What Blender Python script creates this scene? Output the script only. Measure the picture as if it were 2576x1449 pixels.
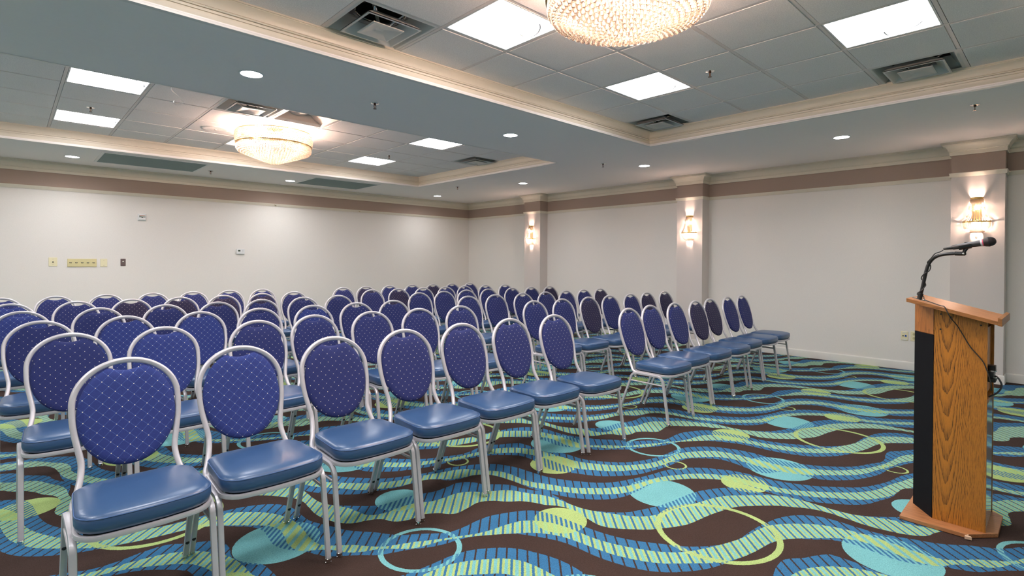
import bpy, bmesh, math, random
from mathutils import Vector, Matrix
for o in list(bpy.data.objects): bpy.data.objects.remove(o)
SC = bpy.context.scene
COL = SC.collection
PI = math.pi
random.seed(7)

# ------------------------------------------------------------------ camera
H = 1.3757
YAW, PIT, ROL = math.radians(43.563), math.radians(-0.465), math.radians(0.274)
fw = Vector((math.sin(YAW)*math.cos(PIT), math.cos(YAW)*math.cos(PIT), math.sin(PIT)))
rt = Vector((math.cos(YAW), -math.sin(YAW), 0))
up = rt.cross(fw)
rt, up = rt*math.cos(ROL)+up*math.sin(ROL), -rt*math.sin(ROL)+up*math.cos(ROL)
cd = bpy.data.cameras.new('camera'); cam = bpy.data.objects.new('camera', cd); COL.objects.link(cam)
cd.sensor_fit = 'HORIZONTAL'; cd.sensor_width = 36; cd.lens = 1336.5/2576*36
cd.shift_y = -(724.5-668.53)/2576; cd.clip_start = .05; cd.clip_end = 100
cam.matrix_world = Matrix(((rt.x, up.x, -fw.x, 0), (rt.y, up.y, -fw.y, 0), (rt.z, up.z, -fw.z, H), (0, 0, 0, 1)))
SC.camera = cam

# ------------------------------------------------------------------ world, exposure, light levels
SC.view_settings.view_transform = 'Standard'; SC.view_settings.look = 'None'
SC.view_settings.gamma = 1; SC.view_settings.use_curve_mapping = False
SC.view_settings.exposure = 1.62
SC.cycles.use_denoising = True; SC.cycles.use_light_tree = False
SC.cycles.max_bounces = 8; SC.cycles.diffuse_bounces = 5; SC.cycles.glossy_bounces = 3; SC.cycles.transmission_bounces = 4; SC.cycles.transparent_max_bounces = 10
SC.cycles.use_adaptive_sampling = True; SC.cycles.adaptive_threshold = .05
SC.cycles.sample_clamp_indirect = 6
w = bpy.data.worlds.new('world'); SC.world = w; w.use_nodes = True
w.node_tree.nodes['Background'].inputs[0].default_value = (.5, .5, .52, 1)
w.node_tree.nodes['Background'].inputs[1].default_value = .3
TROFFER = 9.2        # radiance of the fluorescent lenses
DOWN_LENS = 8.0
DOWN_W = 4.5        # each recessed downlight
CHAND_W = 78.0       # each chandelier
SCONCE_W = 16.0
COOL = (.965, .965, 1.0)
WARM = (1.0, .71, .58)

# ------------------------------------------------------------------ node helper
class NT:
    def __init__(s, name):
        s.m = bpy.data.materials.new(name); s.m.use_nodes = True
        s.t = s.m.node_tree; s.t.nodes.clear()
        s.out = s.t.nodes.new('ShaderNodeOutputMaterial')
    def n(s, typ, ins=None, **kw):
        nd = s.t.nodes.new(typ)
        for k, v in kw.items(): setattr(nd, k, v)
        for k, v in (ins or {}).items(): s.put(nd.inputs[k], v)
        return nd
    def put(s, sock, v):
        if hasattr(v, 'is_linked'): s.t.links.new(v, sock)
        elif v is not None:
            if isinstance(v, tuple) and len(v) == 3 and sock.type == 'RGBA': v = v+(1,)
            sock.default_value = v
    def m_(s, op, a, b=None, c=None, clamp=False):
        nd = s.t.nodes.new('ShaderNodeMath'); nd.operation = op; nd.use_clamp = clamp
        for i, v in enumerate((a, b, c)):
            if v is not None: s.put(nd.inputs[i], v)
        return nd.outputs[0]
    def add(s, a, b): return s.m_('ADD', a, b)
    def sub(s, a, b): return s.m_('SUBTRACT', a, b)
    def mul(s, a, b): return s.m_('MULTIPLY', a, b)
    def mx(s, a, b): return s.m_('MAXIMUM', a, b)
    def lt(s, a, b): return s.m_('LESS_THAN', a, b)
    def gt(s, a, b): return s.m_('GREATER_THAN', a, b)
    def mix(s, f, a, b, blend='MIX'):
        nd = s.t.nodes.new('ShaderNodeMix'); nd.data_type = 'RGBA'; nd.blend_type = blend
        s.put(nd.inputs[0], f); s.put(nd.inputs[6], a); s.put(nd.inputs[7], b)
        return nd.outputs[2]
    def coord(s, kind='Object'): return s.n('ShaderNodeTexCoord').outputs[kind]
    def sep(s, v):
        nd = s.n('ShaderNodeSeparateXYZ', {0: v}); return nd.outputs
    def noise(s, vec, scale, detail=2.0, rough=.5):
        nd = s.n('ShaderNodeTexNoise', {'Vector': vec, 'Scale': scale, 'Detail': detail, 'Roughness': rough})
        return nd.outputs[0]
    def scale(s, vec, k):
        nd = s.n('ShaderNodeVectorMath', {0: vec, 1: k}, operation='MULTIPLY'); return nd.outputs[0]
    def bump(s, h, strength=.2, dist=.002):
        return s.n('ShaderNodeBump', {'Height': h, 'Strength': strength, 'Distance': dist}).outputs[0]
    def pbsdf(s, col, rough=.5, metal=0, normal=None, **kw):
        nd = s.n('ShaderNodeBsdfPrincipled', {'Base Color': col, 'Roughness': rough, 'Metallic': metal})
        if normal is not None: s.put(nd.inputs['Normal'], normal)
        for k, v in kw.items(): s.put(nd.inputs[k], v)
        return nd
    def done(s, sh):
        s.t.links.new(sh.outputs[0] if hasattr(sh, 'outputs') else sh, s.out.inputs[0]); return s.m

def lin(r, g, b):
    f = lambda c: (c/255/12.92 if c/255 <= .04045 else ((c/255+.055)/1.055)**2.4)
    return (f(r), f(g), f(b))

def plain(name, col, rough=.5, metal=0, var=.06, vs=14.0, bump=0.0, bs=120.0, **kw):
    """a paint, plastic or metal with slight mottling"""
    t = NT(name); c = t.coord()
    nz = t.noise(c, vs, 3)
    f = t.add(t.mul(t.sub(nz, .5), 2*var), 1.0)
    k = t.n('ShaderNodeCombineXYZ', {0: f, 1: f, 2: f}).outputs[0]
    cc = t.mix(1.0, tuple(col)+(1,), k, 'MULTIPLY')
    nrm = t.bump(t.noise(c, bs, 2), bump, .001) if bump else None
    return t.done(t.pbsdf(cc, rough, metal, nrm, **kw))

def emit(name, col, strength):
    t = NT(name)
    return t.done(t.n('ShaderNodeEmission', {0: tuple(col)+(1,), 1: strength}))

def wallpaper(name, col, amt=.10):
    t = NT(name); c = t.coord()
    a = t.noise(t.scale(c, (90, 90, 260)), 1.0, 3)
    b = t.noise(c, 240, 2)
    nz = t.add(t.mul(a, .6), t.mul(b, .4))
    f = t.add(t.mul(t.sub(nz, .5), amt*2), 1.0)
    k = t.n('ShaderNodeCombineXYZ', {0: f, 1: f, 2: f}).outputs[0]
    cc = t.mix(1.0, tuple(col)+(1,), k, 'MULTIPLY')
    return t.done(t.pbsdf(cc, .8, 0, t.bump(nz, .25, .002)))

def tile_mat():
    t = NT('acoustic_tile'); c = t.coord()
    n1 = t.noise(c, 170, 3, .65); n2 = t.noise(c, 3, 2)
    f = t.add(t.mul(t.sub(n1, .5), .75), t.add(t.mul(t.sub(n2, .5), .08), 1.0))
    k = t.n('ShaderNodeCombineXYZ', {0: f, 1: f, 2: f}).outputs[0]
    cc = t.mix(1.0, (.80, .765, .75, 1), k, 'MULTIPLY')
    return t.done(t.pbsdf(cc, .9, 0, t.bump(n1, .35, .002)))

# carpet: a square repeat turned 45 degrees; wavy ladders of blocks, discs and rings
PX, PY = 2.05425, 2.0925
BANDS = [
(2.05, [[0.647, 0.626, 0.613, 0.568, 0.503, 0.463, 0.452, 0.446, 0.448, 0.466, 0.489, 0.515, 0.549, 0.588, 0.625, 0.653, 0.671, 0.684, 0.687, 0.667, 0.636, 0.615, 0.593, 0.55, 0.499, 0.467, 0.456, 0.454, 0.454, 0.46, 0.489, 0.536, 0.569, 0.592, 0.639, 0.687, 0.692, 0.675, 0.676, 0.674], [0.609, 0.592, 0.578, 0.548, 0.503, 0.467, 0.448, 0.434, 0.421, 0.418, 0.43, 0.459, 0.492, 0.519, 0.543, 0.572, 0.597, 0.611, 0.615, 0.618, 0.621, 0.616, 0.593, 0.549, 0.5, 0.466, 0.452, 0.437, 0.406, 0.384, 0.405, 0.455, 0.488, 0.503, 0.538, 0.583, 0.6, 0.599, 0.611, 0.621], [0.524, 0.515, 0.496, 0.488, 0.458, 0.391, 0.337, 0.324, 0.322, 0.322, 0.332, 0.345, 0.364, 0.398, 0.435, 0.467, 0.496, 0.516, 0.522, 0.527, 0.528, 0.52, 0.511, 0.487, 0.435, 0.38, 0.346, 0.324, 0.32, 0.343, 0.355, 0.34, 0.355, 0.4, 0.41, 0.406, 0.451, 0.51, 0.522, 0.517], [0.524, 0.515, 0.496, 0.488, 0.458, 0.391, 0.337, 0.324, 0.322, 0.322, 0.332, 0.345, 0.364, 0.398, 0.435, 0.467, 0.496, 0.516, 0.522, 0.527, 0.528, 0.52, 0.511, 0.487, 0.435, 0.38, 0.346, 0.324, 0.32, 0.343, 0.355, 0.34, 0.355, 0.4, 0.41, 0.406, 0.451, 0.51, 0.522, 0.517]]),
(1.79, [[0.7, 0.707, 0.692, 0.659, 0.619, 0.579, 0.545, 0.52, 0.503, 0.493, 0.484, 0.476, 0.478, 0.486, 0.503, 0.534, 0.578, 0.62, 0.655, 0.686, 0.706, 0.714, 0.708, 0.679, 0.631, 0.59, 0.569, 0.551, 0.532, 0.525, 0.522, 0.512, 0.508, 0.517, 0.522, 0.531, 0.567, 0.621, 0.661, 0.683], [0.622, 0.629, 0.62, 0.597, 0.56, 0.519, 0.489, 0.468, 0.452, 0.441, 0.438, 0.446, 0.463, 0.483, 0.506, 0.533, 0.569, 0.606, 0.632, 0.644, 0.648, 0.647, 0.636, 0.613, 0.578, 0.526, 0.469, 0.434, 0.432, 0.438, 0.433, 0.432, 0.447, 0.465, 0.478, 0.493, 0.51, 0.527, 0.554, 0.592], [0.538, 0.542, 0.536, 0.518, 0.487, 0.45, 0.418, 0.396, 0.38, 0.373, 0.375, 0.378, 0.381, 0.393, 0.414, 0.443, 0.479, 0.514, 0.535, 0.544, 0.548, 0.55, 0.55, 0.535, 0.484, 0.42, 0.394, 0.404, 0.404, 0.392, 0.4, 0.418, 0.42, 0.424, 0.45, 0.48, 0.497, 0.51, 0.521, 0.53], [0.532, 0.52, 0.505, 0.483, 0.444, 0.401, 0.369, 0.345, 0.33, 0.326, 0.331, 0.341, 0.359, 0.385, 0.413, 0.444, 0.479, 0.513, 0.537, 0.543, 0.54, 0.54, 0.523, 0.473, 0.421, 0.401, 0.396, 0.378, 0.367, 0.374, 0.379, 0.382, 0.4, 0.42, 0.433, 0.455, 0.488, 0.51, 0.521, 0.531]]),
(2.52, [[0.719, 0.678, 0.617, 0.594, 0.587, 0.553, 0.511, 0.491, 0.482, 0.476, 0.479, 0.493, 0.514, 0.544, 0.582, 0.627, 0.669, 0.695, 0.707, 0.712, 0.707, 0.689, 0.666, 0.63, 0.576, 0.527, 0.5, 0.485, 0.474, 0.47, 0.471, 0.477, 0.496, 0.517, 0.535, 0.578, 0.645, 0.685, 0.692, 0.708], [0.647, 0.636, 0.613, 0.578, 0.535, 0.494, 0.468, 0.455, 0.445, 0.44, 0.443, 0.454, 0.471, 0.499, 0.54, 0.584, 0.616, 0.633, 0.643, 0.649, 0.641, 0.612, 0.57, 0.524, 0.481, 0.452, 0.44, 0.434, 0.426, 0.425, 0.434, 0.446, 0.462, 0.486, 0.513, 0.544, 0.582, 0.617, 0.639, 0.648], [0.575, 0.556, 0.525, 0.484, 0.435, 0.398, 0.382, 0.375, 0.37, 0.372, 0.383, 0.396, 0.414, 0.444, 0.483, 0.522, 0.547, 0.557, 0.563, 0.567, 0.553, 0.514, 0.464, 0.419, 0.388, 0.372, 0.368, 0.368, 0.37, 0.372, 0.38, 0.398, 0.425, 0.45, 0.474, 0.505, 0.536, 0.554, 0.566, 0.576], [0.542, 0.503, 0.431, 0.372, 0.35, 0.338, 0.322, 0.312, 0.313, 0.319, 0.329, 0.351, 0.383, 0.416, 0.454, 0.5, 0.537, 0.548, 0.546, 0.538, 0.494, 0.419, 0.378, 0.393, 0.398, 0.361, 0.323, 0.314, 0.316, 0.324, 0.341, 0.362, 0.388, 0.425, 0.462, 0.488, 0.513, 0.535, 0.543, 0.545]]),
(2.27, [[0.633, 0.594, 0.556, 0.529, 0.513, 0.502, 0.494, 0.492, 0.5, 0.52, 0.544, 0.57, 0.601, 0.635, 0.658, 0.671, 0.678, 0.676, 0.665, 0.651, 0.626, 0.587, 0.55, 0.527, 0.511, 0.499, 0.495, 0.493, 0.492, 0.501, 0.52, 0.542, 0.569, 0.603, 0.633, 0.653, 0.669, 0.678, 0.675, 0.66], [0.525, 0.489, 0.473, 0.457, 0.44, 0.436, 0.438, 0.44, 0.449, 0.465, 0.49, 0.523, 0.556, 0.577, 0.591, 0.604, 0.609, 0.606, 0.597, 0.575, 0.537, 0.495, 0.467, 0.451, 0.445, 0.442, 0.44, 0.441, 0.449, 0.462, 0.484, 0.515, 0.543, 0.568, 0.595, 0.612, 0.608, 0.6, 0.597, 0.572], [0.47, 0.438, 0.417, 0.402, 0.389, 0.381, 0.378, 0.38, 0.387, 0.407, 0.444, 0.486, 0.514, 0.53, 0.544, 0.553, 0.553, 0.55, 0.538, 0.506, 0.465, 0.435, 0.416, 0.4, 0.391, 0.388, 0.38, 0.375, 0.383, 0.397, 0.417, 0.453, 0.488, 0.498, 0.499, 0.517, 0.546, 0.557, 0.542, 0.509], [0.467, 0.423, 0.389, 0.365, 0.346, 0.335, 0.331, 0.335, 0.352, 0.385, 0.431, 0.481, 0.515, 0.532, 0.543, 0.553, 0.554, 0.55, 0.538, 0.503, 0.448, 0.4, 0.37, 0.35, 0.338, 0.333, 0.33, 0.337, 0.359, 0.383, 0.41, 0.453, 0.491, 0.494, 0.487, 0.509, 0.545, 0.557, 0.541, 0.51]]),
]
def carpet_mat():
    t = NT('carpet')
    c = t.coord(); X, Y, _ = t.sep(c)
    wob = t.noise(c, 90, 2)
    wob2 = t.noise(t.scale(c, (1.0, 1.3, 1)), 97, 2)
    X = t.add(X, t.mul(t.sub(wob, .5), .006)); Y = t.add(Y, t.mul(t.sub(wob2, .5), .006))
    xs = t.mul(X, 1/PX); ys = t.mul(Y, 1/PY)
    s = t.sub(xs, ys); tt = t.add(xs, ys)
    blue = None; green = None
    for mid, cur in BANDS:
        v = t.sub(tt, mid)
        lev = t.m_('ROUND', v)
        v = t.add(t.sub(v, lev), .5)
        su = t.m_('FRACT', t.mul(t.sub(s, lev), .5))
        o = []
        for k, pts in enumerate(cur):
            if k == 3 and pts == cur[2]: o.append(o[2]); continue
            fc = t.n('ShaderNodeFloatCurve', {1: su})
            cv = fc.mapping.curves[0]; P = list(pts)+[pts[0]]
            cv.points[0].location = (0, P[0]); cv.points[1].location = (1, P[-1])
            for i in range(1, len(P)-1): cv.points.new(i/(len(P)-1), P[i])
            fc.mapping.update(); o.append(fc.outputs[0])
        b = t.mul(t.lt(v, o[0]), t.gt(v, o[3])); g = t.mul(t.lt(v, o[1]), t.gt(v, o[2]))
        blue = b if blue is None else t.mx(blue, b); green = g if green is None else t.mx(green, g)
    blue = t.mx(blue, green)
    ph = t.m_('FRACT', t.sub(t.mul(s, 30.0), .32))
    q = t.m_('ABSOLUTE', t.sub(ph, .5))
    q2 = t.m_('ABSOLUTE', t.sub(t.m_('FRACT', t.mul(t.sub(t.mul(s, 30.0), .32), 2.0)), .5))
    BROWN, BLUE, TEAL, LIME = lin(62, 48, 43), lin(54, 106, 145), lin(112, 172, 174), lin(160, 182, 114)
    isl = t.lt(q, .085)
    cblue = t.mix(isl, BLUE, BROWN)
    cgr = t.mix(t.lt(q, .385), BLUE, t.mix(t.lt(q, .15), LIME, TEAL))
    base = t.mix(green, t.mix(blue, BROWN, cblue), cgr)
    def dist(s0, t0):
        dx = t.mul(t.m_('WRAP', t.sub(xs, s0), .5, -.5), PX); dy = t.mul(t.m_('WRAP', t.sub(ys, t0), .5, -.5), PY)
        return t.m_('SQRT', t.add(t.mul(dx, dx), t.mul(dy, dy)))
    def disc(lst):
        r = None
        for s0, t0, rad in lst:
            d = t.lt(dist(s0, t0), rad); r = d if r is None else t.mx(r, d)
        return r
    half = t.lt(q2, .25)
    td = disc([(.3777, .798, .196), (.8207, .636, .202), (.797, .267, .138), (.466, .272, .198)])
    gd = disc([(.039, .889, .140), (.622, .664, .137), (.3057, .1485, .157)])
    in_t = t.mix(green, t.mix(blue, TEAL, t.mix(half, TEAL, BLUE)), t.mix(t.lt(q, .3), TEAL, LIME))
    in_g = t.mix(green, t.mix(blue, LIME, t.mix(half, LIME, BLUE)), t.mix(t.lt(q, .2), LIME, lin(150, 186, 126)))
    base = t.mix(td, base, in_t); base = t.mix(gd, base, in_g)
    def ring(s0, t0, r0, r1):
        d = dist(s0, t0); return t.mul(t.lt(d, r1), t.gt(d, r0))
    keep = t.sub(1.0, t.mul(blue, t.mul(half, .75)))
    base = t.mix(t.mul(ring(.697, .0185, .173, .198), keep), base, TEAL)
    lr = t.mx(ring(.282, .591, .2755, .306), t.mx(ring(.597, .876, .061, .0745), ring(.092, .380, .061, .0745)))
    base = t.mix(t.mul(lr, keep), base, LIME)
    fib = t.noise(c, 260, 2, .75); big = t.noise(c, 5, 3)
    med = t.noise(c, 110, 3, .7)
    f = t.add(t.mul(t.sub(fib, .5), 1.5), t.add(t.mul(t.sub(med, .5), .7), t.add(t.mul(t.sub(big, .5), .3), 1.0)))
    k = t.n('ShaderNodeCombineXYZ', {0: f, 1: f, 2: f}).outputs[0]
    base = t.mix(1.0, base, k, 'MULTIPLY')
    return t.done(t.pbsdf(base, .95, 0, t.bump(fib, .5, .004), **{'Specular IOR Level': .1}))

def fabric(name, col, line, dot=(.85, .74, .56)):
    """chair back cloth: fine ribs, a pale lozenge grid and a pin dot at each crossing"""
    t = NT(name); c = t.coord(); X, Y, Z = t.sep(c)
    a = 1/.044
    u = t.mul(t.add(X, Z), a); v = t.mul(t.sub(X, Z), a)
    du = t.m_('ABSOLUTE', t.sub(t.m_('FRACT', u), .5)); dv = t.m_('ABSOLUTE', t.sub(t.m_('FRACT', v), .5))
    r = t.m_('SQRT', t.add(t.mul(du, du), t.mul(dv, dv)))
    dots = t.lt(r, .06)
    lines = t.mx(t.lt(du, .022), t.lt(dv, .022))
    rib = t.m_('SINE', t.mul(X, 2400.0)); nz = t.noise(c, 300, 2)
    f = t.add(t.mul(rib, .07), t.add(t.mul(t.sub(nz, .5), .5), 1.0))
    k = t.n('ShaderNodeCombineXYZ', {0: f, 1: f, 2: f}).outputs[0]
    cc = t.mix(1.0, tuple(col)+(1,), k, 'MULTIPLY')
    cc = t.mix(t.mul(lines, line), cc, (.16, .26, .55, 1))
    cc = t.mix(dots, cc, tuple(dot)+(1,))
    return t.done(t.pbsdf(cc, .85, 0, t.bump(t.add(t.mul(rib, .3), nz), .25, .001), **{'Sheen Weight': .05, 'Sheen Tint': (.5, .6, 1, 1)}))

def oak(name, c1, c2, axis='Z', cathedral=None, freq=1.0):
    """oak veneer; with a cathedral axis the grain runs in nested arches"""
    t = NT(name); c = t.coord(); X, Y, Z = t.sep(c)
    if cathedral is not None:
        wv = t.sub(Y, cathedral)
        wv = t.add(wv, t.mul(t.sub(t.noise(t.scale(c, (1, 1, .6)), 9, 2), .5), .02))
        val = t.mul(t.sub(t.mul(t.mul(wv, wv), 130.0), Z), 1/.115)
        val = t.add(val, t.mul(t.sub(t.noise(t.scale(c, (1, 6, .8)), 12, 3), .5), .7))
        fr = t.m_('FRACT', val)
        st = t.mul(t.m_('POWER', fr, 2.2), 1.5)
        pore = t.noise(t.scale(c, (60, 620, 26)), 1.0, 4, .7)
    else:
        if axis == 'Z': a, sc, ps = X, (9, 9, .7), (420, 420, 14)
        elif axis == 'Y': a, sc, ps = X, (9, .7, 9), (420, 14, 420)
        else: a, sc, ps = Y, (.7, 9, 9), (14, 420, 420)
        val = t.mul(t.noise(t.scale(c, sc), 1.0*freq, 3), 9.0)
        fr = t.m_('FRACT', val); st = t.m_('POWER', fr, 2.0)
        pore = t.noise(t.scale(c, ps), 1.0, 3, .6)
    pm = t.m_('MULTIPLY', t.sub(pore, .42), 3.0, clamp=True)
    f = t.m_('MULTIPLY', st, t.add(t.mul(pm, 1.0), .2), clamp=True)
    f = t.m_('ADD', f, t.mul(t.m_('GREATER_THAN', pore, .56), .22), clamp=True)
    cc = t.mix(f, tuple(c1)+(1,), tuple(c2)+(1,))
    return t.done(t.pbsdf(cc, .42, 0, t.bump(pore, .08, .001)))

def crystal_mat(name, tint):
    t = NT(name)
    tr = t.n('ShaderNodeBsdfTransparent', {0: (1, .97, .93, 1)})
    tl = t.n('ShaderNodeBsdfTranslucent', {0: tuple(tint)+(1,)})
    gl = t.n('ShaderNodeBsdfGlossy', {0: (1, .97, .93, 1), 1: .06})
    df = t.n('ShaderNodeBsdfDiffuse', {0: (.9, .86, .8, 1)})
    a = t.n('ShaderNodeMixShader', {0: .30, 1: tr.outputs[0], 2: tl.outputs[0]})
    fr = t.n('ShaderNodeFresnel', {0: 1.9})
    b = t.n('ShaderNodeMixShader', {0: .05, 1: a.outputs[0], 2: df.outputs[0]})
    d = t.n('ShaderNodeMixShader', {0: fr.outputs[0], 1: b.outputs[0], 2: gl.outputs[0]})
    return t.done(d)

M = {}
M['wall'] = wallpaper('wall_vinyl_cream', lin(229, 223, 216))
M['taupe'] = wallpaper('wall_vinyl_taupe', lin(172, 152, 140), .08)
M['pil'] = wallpaper('wall_vinyl_grey', lin(212, 203, 197), .08)
M['trim'] = plain('trim_paint_ivory', lin(226, 217, 200), .38, var=.03)
M['lip'] = plain('trim_paint_white', lin(226, 220, 214), .45, var=.02)
M['base'] = plain('baseboard_paint', lin(222, 218, 210), .4, var=.03)
M['soffit'] = plain('ceiling_paint', lin(242, 234, 230), .85, var=.02, vs=40, bump=.12, bs=160)
M['tile'] = tile_mat()
M['tbar'] = plain('grid_metal', lin(214, 206, 202), .45, var=.03)
M['carpet'] = carpet_mat()
M['alu'] = plain('silver_frame_paint', lin(204, 199, 202), .36, .35, var=.04, vs=60)
M['glide'] = plain('chrome_glide', (.75, .73, .7), .12, 1.0)
M['rubber'] = plain('black_rubber', (.012, .012, .012), .5)
M['vinyl'] = plain('seat_vinyl_blue', lin(50, 80, 118), .31, var=.05, vs=30, bump=.08, bs=500, **{'Specular IOR Level': .75})
M['pipe'] = plain('seat_piping', lin(66, 94, 138), .35)
M['pan'] = plain('seat_underside', (.03, .03, .035), .8)
M['fab_line'] = fabric('back_cloth_lined', lin(33, 48, 114), .30)
M['fab_navy'] = fabric('back_cloth_navy', lin(25, 34, 92), .06)
M['fab_plum'] = fabric('back_cloth_plum', lin(35, 28, 62), .04)
M['lens'] = emit('fluorescent_lens', COOL, TROFFER)
M['dlens'] = emit('downlight_lens', COOL, DOWN_LENS)
M['white'] = plain('white_enamel', lin(225, 224, 222), .4, var=.02)
M['offlens'] = plain('unlit_reflector', lin(214, 205, 198), .45, var=.02)
M['shield'] = plain('lamp_shield_grey', (.5, .5, .52), .6)
M['diff'] = plain('diffuser_enamel', lin(198, 198, 195), .35, var=.03)
M['duct'] = plain('dark_duct', (.03, .025, .022), .6)
M['gold'] = plain('polished_brass', (.86, .58, .22), .18, 1.0)
M['crystal'] = crystal_mat('crystal', (.54, .45, .38))
M['bulb'] = emit('lamp_bulb', (1.0, .70, .46), 5.0)
M['grille'] = plain('return_grille_green', lin(138, 150, 146), .6)
M['ivory'] = plain('ivory_plastic', lin(232, 222, 184), .4, var=.02)
M['ivory2'] = plain('ivory_plastic_yellowed', lin(214, 202, 152), .4, var=.02)
M['bronze'] = plain('bronze_plate', lin(112, 96, 94), .4, .5)
M['black'] = plain('black_plastic', (.012, .011, .011), .35)
M['dark'] = plain('dark_slot', (.03, .028, .025), .6)
M['screen'] = plain('lcd_grey', (.06, .08, .05), .25)
M['red'] = plain('red_lettering', (.45, .03, .03), .5)
M['bluejack'] = plain('blue_jack', (.02, .09, .4), .4)
M['oakside'] = oak('oak_veneer_arched', lin(186, 118, 38), lin(50, 28, 14), cathedral=.44)
M['oakfront'] = oak('oak_veneer_straight', lin(176, 112, 54), lin(96, 58, 30), 'Z', freq=2.2)
M['oaktop'] = oak('oak_board', lin(178, 120, 74), lin(132, 82, 46), 'Y', freq=1.2)
M['oakbase'] = oak('oak_base', lin(176, 118, 74), lin(118, 72, 42), 'Y', freq=1.2)
M['oakedge'] = oak('oak_edge', lin(160, 104, 54), lin(100, 60, 28), 'Y', freq=2)
M['rawboard'] = plain('chipped_board', lin(214, 180, 150), .8)
M['cloth_black'] = plain('speaker_cloth_black', (.003, .003, .0045), .9, var=.2, vs=200, **{'Specular IOR Level': .2})
M['acrylic'] = plain('clear_edge', (.62, .72, .68), .08, .6)
M['micbody'] = plain('mic_body', (.035, .03, .03), .38)
M['micgrille'] = plain('mic_grille', (.03, .022, .022), .45, .4, var=.5, vs=500, bump=.6, bs=700)
M['micband'] = plain('mic_band_grey', (.6, .58, .58), .4)
M['micred'] = plain('mic_band_red', (.6, .06, .12), .4)
M['cable'] = plain('cable_black', (.018, .017, .017), .45)
M['cablegrey'] = plain('cable_grey', (.06, .06, .065), .4)
M['chrome'] = plain('chrome', (.8, .78, .76), .12, 1.0)
M['bronze_dark'] = plain('sprinkler_bronze', (.10, .06, .045), .35, .8)
M['copper'] = plain('sprinkler_bulb', (.5, .24, .12), .35, .4)

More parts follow.
